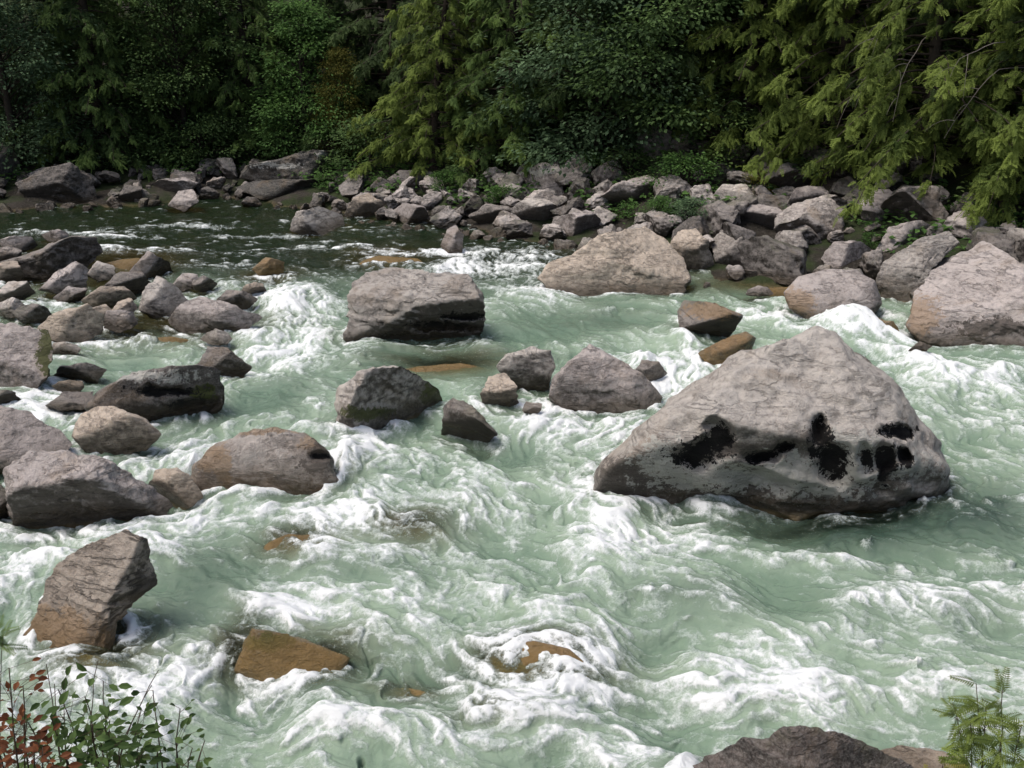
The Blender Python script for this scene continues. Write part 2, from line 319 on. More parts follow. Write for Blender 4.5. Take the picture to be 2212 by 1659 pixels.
R('olive mossy rock barely breaking the surface, foreground left of centre',M_wet,[(500,1410),(525,1350),(540,1320),(600,1330),(690,1355),(760,1385),(730,1425),(635,1470),(545,1440)],tan=[(640,1395,90,34)],moss=[(570,1350,60,16)],rough=.9,facets=0,lift=-.20,soft=.28,nf=(.1,-.88,.4),nt=(.1,-.55,.83),rf=.5)
R('smooth orange-brown rock barely breaking the surface, foreground centre',M_wet,[(1020,1445),(1080,1392),(1150,1380),(1230,1400),(1300,1445),(1250,1480),(1100,1475)],tan=[(1170,1415,120,40)],rough=.5,facets=0,soft=.25,lift=-.01,nf=(0,-.72,.69))
R('grey boulder cut by the left edge, beyond the dark craggy boulder',M_mauve,[(-80,850),(-70,720),(0,706),(60,713),(105,725),(124,770),(114,814),(60,857),(0,865)],level=6,moss=[(105,770,16,45)],nf=(.2,-.95,.15),rf=.7)
R('low dark flat rock right of the left-edge grey boulder',M_dark,[(108,828),(130,800),(190,795),(237,808),(205,836)],name='rock')
R('low grey wedge rock beside white chute, left of the flat-topped mid-river boulder',M_mauve,[(358,702),(380,675),(430,648),(480,658),(532,683),(575,690),(530,717),(450,734),(390,724)])
R('brown-topped rock in shallows above the left-edge grey boulder',M_tan,[(75,714),(130,680),(190,664),(229,691),(224,726),(160,748),(100,733)])
R('pale peaked rock, brightest among left shallows rocks',M_pale,[(300,672),(310,640),(340,604),(380,623),(416,660),(402,689),(340,690)])
R('long dark craggy rock at upper left, leaning right in the shallows',M_dark,[(-60,590),(0,572),(60,555),(150,520),(210,518),(232,550),(195,587),(100,613),(40,613),(-50,615)],level=6,rf=.6,nt=(-.3,-.5,.8))
R('grey angular rock just below the long dark craggy rock',M_mauve,[(84,629),(120,595),(165,572),(196,590),(191,632),(140,643)])
R('white flattish rock at left edge of the shallows',M_pale,[(-12,645),(20,616),(60,614),(80,640),(40,660),(0,660)],name='rock')
R('little pale stone touching the right end of the long dark craggy rock',M_pale,[(188,600),(210,570),(245,580),(255,604),(215,611)],name='rock')
R('dark brown flat rock behind the pale peaked rock',M_dark,[(211,635),(260,596),(310,590),(330,620),(302,646),(240,646)])
R('tan low rock left of the pale peaked rock',M_tan,[(175,655),(220,628),(270,627),(300,652),(250,668),(190,666)],name='rock')
R('small upright tan stone below the tan low rock in left shallows',M_tan,[(230,695),(255,658),(285,650),(300,675),(272,700)],name='rock')
R('small dark rock at the head of the white chute',M_dark,[(465,656),(490,633),(530,636),(560,655),(532,675),(490,673)],name='rock')
R('half-drowned brown rock in foam right of the low dark flat rock',M_dark,[(425,797),(450,758),(490,764),(552,800),(525,820),(470,816)],name='rock')
R('dark submerged slab rock left of the dark craggy boulder',M_dark,[(98,885),(140,856),(205,856),(197,890),(130,894)],name='rock')
R('grey brown rock small and flat behind the pale peaked rock right side',M_mauve,[(370,622),(395,596),(428,600),(433,624),(395,632)],name='rock')
R('small grey block between white flattish rock and tan low rock',M_mauve,[(115,650),(150,626),(190,631),(185,657),(135,662)],name='rock')
R('pale rounded rock standing in calm dark water near the far shore',M_pale,[(626,499),(638,463),(690,451),(744,470),(750,500),(700,511),(650,511)])
R('pinkish rock at the far waterline right of the pale rounded rock',M_tan,[(738,469),(760,431),(800,421),(834,445),(824,472),(770,477)])
R('small pointed stone alone in the riffle left of the tan pyramid boulder',M_mauve,[(951,534),(965,501),(985,491),(1002,515),(999,545),(970,550)],name='rock')
R('orange brown stone awash in dark water upstream of the flat-topped boulder',M_wet,[(543,588),(575,562),(615,573),(612,596),(560,600)],name='rock',tan=[(580,575,30,10)])
R('tan boulder leaning against the right side of the tan pyramid boulder',M_tan,[(1438,545),(1460,508),(1500,503),(1532,530),(1545,572),(1500,592),(1470,580)])
R('brown-flanked pale boulder, second right from the tan pyramid boulder',M_pale,[(1530,525),(1560,498),(1600,508),(1618,550),(1590,584),(1550,574)])
R('tall pale boulder leaning left of the massive mauve boulder',M_pale,[(1895,605),(1910,570),(1980,520),(2050,503),(2078,530),(2015,585),(1992,642),(1940,667),(1900,652)],level=6)
R('grey slab behind the tall pale leaning boulder on the right bank',M_mauve,[(1888,545),(1920,498),(1990,483),(2024,500),(1960,545),(1905,575)])
R('grey peaked boulder beneath conifer tips on the right bank',M_mauve,[(2018,503),(2060,463),(2110,458),(2137,490),(2110,522),(2060,514)])
R('grey boulder at right edge behind the massive mauve boulder',M_pale,[(2148,525),(2180,498),(2235,508),(2250,560),(2180,560)])
R('square dark-sided boulder topping the centre bank, pale lichen on top',M_mauve,[(1113,412),(1120,380),(1160,356),(1207,360),(1227,390),(1217,427),(1170,437),(1125,427)],rf=.55,nf=(-.1,-.95,-.1),lichen=[(1170,375,40,10)])
R('grey boulder at far waterline left of the tan pyramid boulder',M_mauve,[(1198,502),(1220,470),(1270,458),(1302,480),(1292,522),(1230,527)])
R('light grey broken boulder below the square dark-sided boulder',M_pale,[(1093,465),(1130,435),(1180,433),(1212,455),(1207,497),(1150,492)])
R('dark split rock left of the light grey broken boulder',M_dark,[(1008,472),(1050,445),(1100,453),(1112,482),(1060,497)],name='rock')
R('grey rock right of the pinkish rock at the far waterline',M_mauve,[(843,462),(870,443),(920,453),(932,475),(880,492)],name='rock')
R('wide grey boulder in the centre-right bank, behind the tan pyramid peak',M_mauve,[(1283,435),(1340,395),(1400,383),(1442,410),(1432,452),(1350,462)])
R('flat grey boulder high on the bank under the leafy sapling',M_mauve,[(1458,388),(1500,358),(1560,356),(1597,375),(1570,407),(1500,414)])
R('pale squarish boulder below the flat grey boulder on the high bank',M_pale,[(1533,434),(1560,403),(1610,403),(1627,430),(1600,462),(1540,462)])
R('large dark mossy boulder in shade under the right conifers',M_dark,[(1613,362),(1640,323),(1690,313),(1737,340),(1742,387),(1690,402),(1630,392)])
R('grey angular boulder below low conifer branches, right bank',M_mauve,[(1848,459),(1870,418),(1920,413),(1942,440),(1932,482),(1880,492)])
R('white-topped boulder in the right bank jumble above the shallow brown pool',M_pale,[(1663,534),(1690,503),(1730,508),(1747,540),(1710,564)],name='rock')
R('light round-edged rock at the edge of the shallow brown pool',M_pale,[(1613,569),(1640,538),(1680,543),(1692,572),(1650,586)],name='rock')
R('broad low grey rock beside the shallow brown pool, left of tall pale boulder',M_mauve,[(1768,564),(1800,528),(1860,528),(1897,560),(1860,588),(1790,588)])
R('grey boulder in the middle of right bank jumble, shaded front',M_mauve,[(1693,454),(1720,408),(1780,408),(1802,440),(1770,472),(1720,478)])
R('long grey boulder below the pale squarish boulder in the right bank jumble',M_mauve,[(1588,484),(1620,448),(1680,453),(1722,480),(1690,512),(1620,508)])
R('dark boulder half hidden by leaves at the forest edge, centre right',M_dark,[(1370,325),(1380,285),(1420,272),(1450,290),(1455,330),(1410,345)])
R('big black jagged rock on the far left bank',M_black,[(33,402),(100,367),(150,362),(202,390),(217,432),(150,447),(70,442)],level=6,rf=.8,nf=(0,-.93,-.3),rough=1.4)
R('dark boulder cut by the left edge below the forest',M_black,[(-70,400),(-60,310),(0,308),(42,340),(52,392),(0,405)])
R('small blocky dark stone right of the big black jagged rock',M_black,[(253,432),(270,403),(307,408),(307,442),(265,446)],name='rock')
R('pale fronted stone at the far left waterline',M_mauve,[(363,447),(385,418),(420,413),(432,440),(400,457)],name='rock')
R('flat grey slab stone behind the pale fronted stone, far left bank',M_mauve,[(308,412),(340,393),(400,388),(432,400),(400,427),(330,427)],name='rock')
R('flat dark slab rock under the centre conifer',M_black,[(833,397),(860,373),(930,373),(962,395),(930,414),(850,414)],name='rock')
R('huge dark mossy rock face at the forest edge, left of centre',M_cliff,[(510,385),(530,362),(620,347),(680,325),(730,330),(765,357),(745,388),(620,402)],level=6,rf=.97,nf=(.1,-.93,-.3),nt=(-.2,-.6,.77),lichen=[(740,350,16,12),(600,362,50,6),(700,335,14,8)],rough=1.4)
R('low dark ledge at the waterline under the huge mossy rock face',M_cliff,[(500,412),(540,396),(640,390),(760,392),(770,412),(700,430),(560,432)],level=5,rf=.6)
R('rough brown boulder at the bottom edge, right of centre',M_redb,[(1420,1740),(1455,1668),(1570,1622),(1680,1598),(1760,1606),(1850,1626),(1950,1652),(2020,1705),(2010,1800),(1800,1850),(1550,1840),(1430,1800)],level=7,ext=1.2,dk=.36,rf=.85,lift=.08,facets=2,rough=1.2)
R('pale flat rock at bottom right behind the rough brown boulder',M_tan,[(1860,1645),(1930,1618),(2010,1626),(2085,1648),(2110,1690),(1990,1720),(1890,1700)],name='rock',lift=.05)
R('dark rock showing through the small waterfall at mid-channel',M_dark,[(1368,802),(1385,772),(1422,776),(1443,802),(1400,827)],name='rock',lift=-.03)
R('tiny dark stone in white water beyond the huge boulder right shoulder',M_dark,[(1960,765),(1985,747),(2015,757),(1990,771)],name='rock')
R('brown rock awash right of the smooth rounded grey boulder',M_wet,[(1873,718),(1890,695),(1930,703),(1942,722),(1905,732)],name='rock')
R('dark rock peeking out behind the huge boulder right shoulder',M_dark,[(1790,790),(1830,765),(1870,780),(1893,802),(1870,816),(1810,815)],name='rock')
R('dark sliver of rock at the left edge beside the broad mauve boulder',M_dark,[(-40,1130),(-30,1070),(5,1060),(30,1090),(20,1135)],name='rock')
# rocks just under the surface, seen through the water
def sunk(label,x,y,rx,ry,l):
    rs=np.random.default_rng(int(x)); an=np.linspace(0,2*PI,11)[:-1]; pl=[(x+rx*math.cos(a)*rs.uniform(.85,1.1),y-ry*math.sin(a)*rs.uniform(.85,1.15)) for a in an]
    R(label,M_wet,pl,level=5,name='rock',rough=.6,facets=1,soft=.2,lift=l,foot=False,nf=(0,-.8,.55),rf=.3)
sunk('brown submerged rock seen through water below the dome boulder',640,1160,80,40,-.22)
sunk('broad brown submerged rock in the green water left of the huge boulder',885,1130,100,38,-.25)
sunk('brown submerged rock beneath foam left of the smooth orange-brown rock',880,1465,90,40,-.33)
sunk('dim submerged rock under foam near the bottom edge centre',1050,1545,100,38,-.22)
sunk('olive submerged rock in front of the large flat-topped grey boulder',960,782,130,30,-.30)
sunk('olive brown submerged rock upstream of the flat-topped grey boulder',840,556,76,22,-.22)
sunk('tan submerged rock right of the long dark craggy rock',275,566,70,22,-.17)
sunk('wet brown submerged toe of rock in front of the tilted tan slab',180,1440,95,44,-.09)
sunk('olive submerged stone in the shallow brown pool at the right bank',1690,625,60,14,-.1)
sunk('brown submerged stone in the left shallows below the low grey wedge rock',340,725,80,22,-.22)
EX=[(330,590,54,22),(20,600,38,20),(75,690,46,20),(30,678,40,18),(260,705,46,18),(545,640,34,14),(440,625,30,12),(140,765,42,13),(40,535,46,14),(150,848,36,13),(10,880,44,18),(470,740,38,14),(120,518,34,10),(220,690,36,16),(15,560,40,18),(1150,895,24,12),(1640,640,30,10),(1740,618,22,7),(1610,600,26,8)]
for i,(x,y,rx,ry) in enumerate(EX):
    rs=np.random.default_rng(900+i); an=np.linspace(0,2*PI,9)[:-1]+rs.uniform(-.25,.25,8); pl=[(x+rx*math.cos(a)*rs.uniform(.75,1.15),y-ry*math.sin(a)*(1.6 if math.sin(a)>0 else .8)*rs.uniform(.75,1.2)) for a in an]
    lf=x<640
    R('small low wet rock among the crowded rocks of the left shallows' if lf else 'small low wet rock breaking the surface in mid-channel',(M_mauve,M_tan,M_dark,M_pale)[i%4],pl,level=5,name='rock',facets=6,group='small wet rocks in the left shallows' if lf else 'small wet rocks in mid-channel')
def stone_mesh(i):
    rs=np.random.default_rng(100+i); U,Fc=ico(5); P=U*np.array([1,.85,.7])
    for _ in range(11):
        n=unit(rs.normal(0,1,3)); d=rs.uniform(.34,.62); s=np.maximum(P@n-d,0); P=P-n[None]*(s*.99)[:,None]
    P=P+unit2(P)*(.04*fbm(P*2+i*7,4)+.045*fbm(P*6+i,4,.6))[:,None]
    return mesh_np('stone',P,Fc,M_bank)
TM=[stone_mesh(i) for i in range(18)]
REG=[(-1e9,-10.5,'small dark stone in the jumble along the far left waterline'),(-10.5,-4,'small dark stone on the far bank below the mossy rock face'),(-4,1.5,'small grey stone on the centre bank left of the tan pyramid boulder'),(1.5,6,'small grey stone in the bank jumble directly above the tan pyramid boulder'),(6,1e9,'small grey stone in the jumble under the right-hand conifers')]
placed=[(h[0],h[1],max(h[2],h[3])*.72) for h in HERO]; cnt=0; tries=0
while cnt<295 and tries<20000:
    tries+=1
    x=random.uniform(-19.5,-3) if cnt%5<2 else random.uniform(-4,14)
    right=np.clip((x+3)/8,0,1); d=random.uniform(-.9,3.2+4.8*right)
    y=float(shore(x))+d
    if abs(x)>.555*y: continue
    s=(random.choice([.5,.65,.85]) if cnt<75 else random.choice([.32,.4,.48,.56]) if cnt<190 else random.choice([.18,.22,.28,.34]))*(.72+.48*right)*random.uniform(.85,1.2)
    if d<-.1: s*=.7
    if any((x-a)**2+(y-b)**2<(r*.85+s*.42)**2 for a,b,r in placed): continue
    placed.append((x,y,s*.6)); cnt+=1
    g=max(float(G(x,y)),-.12)
    o=link('bank_stone',TM[random.randrange(18)],None,(x,y,g+s*.30)); o.scale=(s*random.uniform(.9,1.5),s,s*random.uniform(.8,1.35)); o.rotation_euler=(random.uniform(-.7,.7),random.uniform(-.7,.7),random.uniform(0,6.28))
    if x<-4 or random.random()<.2: o.material_slots[0].link='OBJECT'; o.material_slots[0].material=M_bankd
    lab=[l for a,b,l in REG if a<=x<b][0]
    tag(o,lab,'stone',lab.replace('small','loose').replace('stone','stones',1))
print('rocks',cnt,time.time()-T0)
# ------------------------------------------------------------------ water
gx0,gy0,dx=-32.0,2.0,.06; NX,NY=1080,720
fx=np.fft.fftfreq(NX); fy=np.fft.fftfreq(NY); FX,FY=np.meshgrid(fx,fy)
def blur(Gd,sig): 
    s=sig/dx; return np.real(np.fft.ifft2(np.fft.fft2(Gd)*np.exp(-2*(PI*s)**2*(FX**2+FY**2))))
mask=np.zeros((NY,NX))
for P in FOOT:
    i=((P[:,1]-gy0)/dx).astype(int); j=((P[:,0]-gx0)/dx).astype(int); ok=(i>=0)&(i<NY)&(j>=0)&(j<NX); mask[i[ok],j[ok]]=1
mask=(blur(mask,.09)>.22).astype(float)
prox=np.clip(blur(mask,.13)*1.6,0,1); big=blur(mask,.45)
gxw=gx0+np.arange(NX)*dx; gyw=gy0+np.arange(NY)*dx; GX,GY=np.meshgrid(gxw,gyw)
FL=[(100,500,220,508),(450,520,600,535),(800,525,930,545),(620,610,650,690),(640,710,590,790),(560,800,560,880),(650,850,700,950),(1000,545,1040,600),(1060,610,1140,650),(1200,670,1330,690),(1380,700,1470,760),(1470,790,1440,870),(1560,650,1700,690),(1780,705,1900,745),(2000,780,2100,840),(2120,900,2200,960),(2100,1090,2212,1130),(800,775,940,790),(1400,890,1270,960),(1230,970,1260,1060),(850,970,990,1040),(1100,1060,1290,1140),(1500,1170,1750,1250),(1900,1300,2150,1390),(450,1130,640,1170),(400,1220,470,1320),(700,1290,900,1330),(950,1400,1250,1470),(1550,1400,1850,1480),(350,1480,640,1560),(1200,1580,1600,1610),(1900,1560,2200,1610),(120,760,330,775),(420,930,370,1000),(60,870,150,885),(40,1190,90,1290),(1550,860,1480,920)]
nu=0;nv=0;wt=0
for a,b,c,d in FL:
    A=flat(a,b);B=flat(c,d); m=(A+B)/2; e=(B-A)[:2]; e=e/np.linalg.norm(e)
    w=1/(((GX-m[0])**2+(GY-m[1])**2)+.6)**1.6; nu=nu+w*e[0]; nv=nv+w*e[1]; wt=wt+w
VX,VY=nu/wt,nv/wt
gy_,gx_=np.gradient(big,dx); gm=np.sqrt(gx_**2+gy_**2)+1e-6; ux,uy=gx_/gm,gy_/gm
st=np.clip(gm*1.6,0,1); dt=VX*ux+VY*uy; VX=VX-ux*dt*st; VY=VY-uy*dt*st
def rn(sig,seed):
    z=blur(np.random.default_rng(seed).normal(size=(NY,NX)),sig); return z/z.std()
cp=rn(.5,1)*.36+rn(.22,2)*.17+rn(.11,3)*.095; cy_,cx_=np.gradient(cp,dx)
nrm=np.sqrt(VX**2+VY**2)+1e-6; VX,VY=VX/nrm,VY/nrm
VX=VX+cy_*.55; VY=VY-cx_*.55
nrm=np.sqrt(VX**2+VY**2)+1e-6; VX,VY=VX/nrm,VY/nrm
def ell(els):
    out=np.zeros((NY,NX))
    for px,py,rx,ry,am in els:
        C=flat(px,py); wx=abs(flat(px+rx,py)[0]-C[0]); wy=abs(flat(px,py-ry)[1]-flat(px,py+ry)[1])/2
        out+=am*np.exp(-(((GX-C[0])/wx)**2+((GY-C[1])/wy)**2))
    return out
yb=lambda py: flat(1106,py)[1]
base=.12+.18*sstep(yb(540),yb(680),GY)+.16*sstep(yb(800),yb(1150),GY)
dens=base+ell([(620,655,90,45,.6),(610,760,120,50,.45),(690,690,70,60,.35),(680,880,60,40,.1),(1090,560,130,30,.7),(1150,625,120,30,.45),(990,578,60,15,.45),(1470,820,60,50,.75),(1480,735,22,50,.55),(1340,775,60,25,.5),(1400,790,45,35,.45),(1650,680,90,22,.5),(1850,720,90,35,.75),(2050,800,170,45,.6),(2130,900,120,50,.35),(1280,925,130,45,.6),(1150,905,60,40,.45),(800,975,130,35,.45),(720,1120,90,60,.5),(560,1120,150,25,.4),(1330,1130,60,40,.55),(1450,1165,150,40,.4),(640,1290,90,50,.48),(1200,1450,260,70,.34),(1000,1410,130,60,.4),(1280,1560,230,80,.46),(330,1480,170,80,.42),(700,1570,200,60,.36),(580,1460,90,40,.42),(1850,1480,280,70,.28),(1900,1300,170,28,.28),(420,950,70,50,.55),(250,735,130,22,.4),(400,1130,60,60,.4),(60,1200,60,60,.45),(1950,1210,250,20,.16),(560,600,80,14,.5),(840,545,90,8,.55),(300,540,220,8,.5),(150,500,170,5,.5),(420,488,140,4,.55),(700,530,140,6,.55),(480,570,120,7,.5),(950,545,90,8,.5),(820,570,80,10,.45),(250,512,160,4,.5),(560,508,130,4,.5),(380,640,100,10,.3),(1060,1300,200,40,.1),(100,880,80,30,.4),(1000,1130,150,30,.1),(100,660,160,20,.2),(720,1000,40,50,.45),(1050,1060,220,60,.1),
 (1250,695,150,22,-.35),(440,1250,90,70,-.5),(1100,985,140,35,-.28),(1900,1135,280,45,-.65),(2120,1050,90,40,-.3),(600,850,80,40,-.3),(300,765,70,10,-.3),(1000,780,150,22,-.6),(820,1220,190,30,-.3),(1700,610,170,18,-.6),(330,690,140,40,-.2),(500,1350,60,60,-.25),(1700,1330,200,25,-.22),(1450,1270,150,25,-.22),(1550,1550,100,30,-.12),(640,1400,90,40,-.15),(1160,1425,110,25,-.2),(885,1130,80,28,-.25),(640,1160,60,25,-.25),(200,1410,70,40,-.3)])
turb=np.clip(.28+.45*sstep(yb(500),yb(680),GY)+.35*sstep(yb(800),yb(1100),GY)+.5*(dens-base),.12,1.2)
BRL=[(960,778,140,24,.95),(1700,610,180,18,1.),(330,700,170,40,.7),(150,600,200,60,.3),(640,1160,80,36,.85),(890,1130,100,34,.8),(880,1465,80,30,.6),(520,1350,50,55,.6),(640,1400,150,60,.95),(1160,1430,170,52,.95),(220,1410,100,70,.9),(1060,1540,100,32,.6),(580,590,60,14,.8),(840,550,80,18,.8),(270,565,80,20,.9),(460,690,150,20,.5),(1250,540,60,10,.3),(740,1010,50,50,.4)]
brown=np.clip(ell(BRL),0,1)
deep=np.clip(ell([(1900,1130,300,55,1.),(1250,690,170,28,.6),(2100,1080,150,60,.6),(900,760,200,20,.5),(430,1240,120,80,.55),(600,850,100,50,.45),(2050,1300,250,60,.35),(1550,1300,200,40,.35),(820,1220,190,30,.35),(1100,985,140,35,.25),(1450,1270,150,25,.2)]),0,1)  # dark water patches; the first paints the huge boulder's shadow into the water colour
def samp(g,x,y):
    u=np.clip((x-gx0)/dx,0,NX-1.01); v=np.clip((y-gy0)/dx,0,NY-1.01); i=u.astype(np.int32);j=v.astype(np.int32); a=(u-i).astype(np.float32);b=(v-j).astype(np.float32)
    return (g[j,i]*(1-a)+g[j,i+1]*a)*(1-b)+(g[j+1,i]*(1-a)+g[j+1,i+1]*a)*b
NR,NC=950,1340
pys=np.linspace(1860,424,NR); yr=np.array([flat(1106,p)[1] for p in pys]); u=np.linspace(-1,1,NC)
WX=(u[None]*(.60*yr+1.6)[:,None]).ravel(); WY=np.repeat(yr,NC)
TN=2048; td=.02; f2=np.fft.fftfreq(TN); A2,B2=np.meshgrid(f2,f2); q2=A2**2+B2**2
def tile(sig,seed):
    s=sig/td; z=np.real(np.fft.ifft2(np.fft.fft2(np.random.default_rng(seed).normal(size=(TN,TN)))*np.exp(-2*(PI*s)**2*q2))); return (z/z.std()).astype(np.float32)
def tsamp(g,x,y):
    u=(x/td)%TN; v=(y/td)%TN; i=np.minimum(u.astype(np.int32),TN-1); j=np.minimum(v.astype(np.int32),TN-1); a=(u-i).astype(np.float32); b=(v-j).astype(np.float32); i2=(i+1)%TN; j2=(j+1)%TN
    return (g[j,i]*(1-a)+g[j,i2]*a)*(1-b)+(g[j2,i]*(1-a)+g[j2,i2]*a)*b
tA=tile(.020,11); tB=tile(.045,12); tC=tile(.17,13)
lA=0;lB=0;lC=0; wake=samp(prox,WX,WY)*1.0
for sgn in (1,-1):
    x,y=WX.copy(),WY.copy()
    for k in range(13):
        ds=.027 if k<9 else .09
        vx=samp(VX,x,y);vy=samp(VY,x,y); x=x+sgn*ds*vx; y=y+sgn*ds*vy
        if k<5: lA=lA+tsamp(tA,x,y)
        if k<10: lB=lB+tsamp(tB,x,y)
        lC=lC+tsamp(tC,x,y)*(1 if k<9 else 2)
        if sgn<0: wake=np.maximum(wake,samp(prox,x,y)*(1-k/14))
nz=lambda a:(a-a.mean())/a.std()
lA,lB,lC=nz(lA),nz(lB),nz(lC)
wx_=WX+.03*lB; wy_=WY+.025*lA
iA=tsamp(tA,wx_,wy_); iB=tsamp(tB,wx_+7,wy_)
rip=tsamp(tB,WX*.45+4,WY*.8)+.5*tsamp(tC,WX*.7,WY*1.0+3)
iC=samp(rn(.30,21),WX,WY); iD=samp(rn(.75,22),WX,WY)
lace=np.exp(-((lB+.35*lA)/.24)**2)+.8*np.exp(-((lA+.5*iB)/.24)**2)
print('lic',time.time()-T0)
D_=samp(dens,WX,WY); T_=samp(turb,WX,WY); BR=samp(brown,WX,WY); DEEP_SHADE=samp(deep,WX,WY); PX=samp(prox,WX,WY)
act=sstep(.05,.4,D_)
foam=D_-.14+(.12*lA+.11*lB+.075*lC+.09*iA+.085*iB+.09*iC)*(.45+.6*np.clip(T_,0,1))+.19*(lace-.33)*(.35+.65*act)+wake*(.22+.10*lB)*np.clip(T_*1.4,.12,1)
calm=1-sstep(yb(545),yb(690),WY)
left=1-sstep(.5,4.5,WX-(34-WY)*.1)
calm=calm*np.clip(.35+.65*left,0,1)
foam=foam+calm*(.40*np.clip(rip-1.0,0,1.2)+.02)
foam=np.clip(foam,-.3,1.3)
pale=np.array([.36,.46,.345]); mid=np.array([.17,.255,.18]); dk=np.array([.05,.09,.065]); cal=np.array([.013,.026,.012]); brn=np.array([.14,.10,.035])
aer=np.clip(.46+.20*lC+.12*lB+.06*lA+.12*iC+.9*(D_-.36),0,1)
col=mid+(pale-mid)*aer[:,None]
col=col+(dk-col)*np.clip(DEEP_SHADE*(.9+.18*lC+.1*lB),0,1)[:,None]
col=col+(cal-col)*np.clip(calm*1.1,0,1)[:,None]
col=col+(brn-col)*np.clip(BR*(.7+.2*lC+.15*lB),0,.9)[:,None]
clear=np.clip(BR*.95+.7*PX*(1-.5*act)+.25*calm+.10*DEEP_SHADE,0,.92)
h=T_*(.045*lC+.014*lB+.005*lA+.007*iB+.05*iC+.05*iD)+.03*np.clip(foam-.35,0,.6)*T_+calm*.012*rip
h=h+samp(ell([(1850,715,70,25,.28),(1480,740,30,25,.14),(640,650,60,30,.17),(1300,1560,160,50,.12),(1010,1400,90,50,.08),(1470,830,50,30,-.16),(1200,1180,200,40,.06),(700,1120,80,40,.08),(1330,1120,60,30,.1),(690,950,60,30,.22),(745,1000,30,40,.14),(1060,560,70,15,.12),(1440,690,30,15,.12),(1390,785,40,15,.18),(2030,800,90,25,.14),(610,760,90,30,-.1),(560,1330,50,30,.06),(1100,1400,60,30,.05)]),WX,WY)-.03
V=np.stack([WX,WY,h],1)
t=NT('turbulent glacial river water'); g=t.N('ShaderNodeNewGeometry'); P=g.outputs['Position']
fa=t.attr('foam').outputs['Fac']; ca=t.attr('wcol').outputs['Vector']; ta=t.attr('turb').outputs['Fac']; cl_=t.attr('clear').outputs['Fac']
n1=t.noise(P,14,8,.72,1.1); n2=t.noise(P,45,5,.75,.5)
nn=t.math('ADD',t.math('MULTIPLY',t.math('SUBTRACT',n1,.5),1.0),t.math('MULTIPLY',t.math('SUBTRACT',n2,.5),1.0))
f=t.math('ADD',fa,nn)
thin=t.ramp(f,.18,.58,0,.38); core=t.ramp(f,.46,.92,0,.60)
m=t.math('ADD',thin,core,True)
wht=t.mix(t.ramp(f,.42,.95),(.68,.755,.725),(.88,.905,.91))
colr=t.mix(m,ca,wht)
ro=t.ramp(m,0,.8,.08,.65)
hb=t.math('ADD',t.math('MULTIPLY',n1,.8),t.math('MULTIPLY',n2,.3)); hb=t.math('ADD',hb,t.math('MULTIPLY',m,.3))
hb=t.math('MULTIPLY',hb,t.math('ADD',.3,t.math('MULTIPLY',ta,.6)))
wb=t.bsdf(colr,ro,t.bump(hb,.6,.08),.45); tr=t.N('ShaderNodeBsdfTransparent'); tr.inputs[0].default_value=(.82,.87,.74,1)
mx=t.N('ShaderNodeMixShader'); t.L(t.math('MULTIPLY',cl_,t.math('SUBTRACT',1.0,m)),mx.inputs[0]); t.L(wb,mx.inputs[1]); t.L(tr.outputs[0],mx.inputs[2])
t.L(mx.outputs[0],t.out.inputs[0])
tag(link('water',mesh_np('water',V,gridf(NR,NC),t.m,{'foam':foam,'wcol':col,'turb':np.clip(T_,0,1.2),'clear':clear})),'pale green whitewater river rushing between the boulders','river',kind='structure')
print('water',time.time()-T0)
# ------------------------------------------------------------------ foliage builders
def frond_tpl(ns=9,wd=.055,ln=.24,droop=.42):
    v=[];f=[];k=0
    for i in range(ns):
        s=.08+.9*i/ns
        for sd in (1,-1):
            l=ln*(1.15-.75*s)
            b=np.array([s,0,0]); tp=np.array([s+.55*l,sd*l,0]); dr=unit(tp-b); pr=np.array([-dr[1],dr[0],0])*wd
            m=b+(tp-b)*.45; v+= [b,m+pr,tp,m-pr]; f.append([k,k+1,k+2,k+3]); k+=4
    v+= [np.array([.0,-.012,0]),np.array([.9,-.02,0]),np.array([1.06,0,0]),np.array([.0,.012,0])]; f.append([k,k+1,k+2,k+3])
    v=np.array(v); v[:,2]=-droop*v[:,0]**2-.35*np.abs(v[:,1])
    return v,np.array(f)
def stamp(geo,tpl,pos,dirv,up,sc,tint,tipgain=.25):
    tv,tf=tpl; pos=np.asarray(pos);dirv=unit2(np.asarray(dirv)); up=np.asarray(up); side=unit2(np.cross(up,dirv)); up=np.cross(dirv,side)
    V=pos[:,None]+np.asarray(sc)[:,None,None]*(tv[None,:,0:1]*dirv[:,None]+tv[None,:,1:2]*side[:,None]+tv[None,:,2:3]*up[:,None])
    n=len(pos); m=len(tv); Fc=(tf[None]+(np.arange(n)*m)[:,None,None]).reshape(-1,tf.shape[1])
    tn=(np.asarray(tint)[:,None]+tipgain*(tv[None,:,0]-.5)).reshape(-1)
    geo.add(V.reshape(-1,3),Fc,tn)
FT=frond_tpl(5,.072,.27)
LF=(np.array([[0,0,0],[.5,.30,.05],[1,0,-.12],[.5,-.30,.05]]),np.array([[0,1,2,3]]))
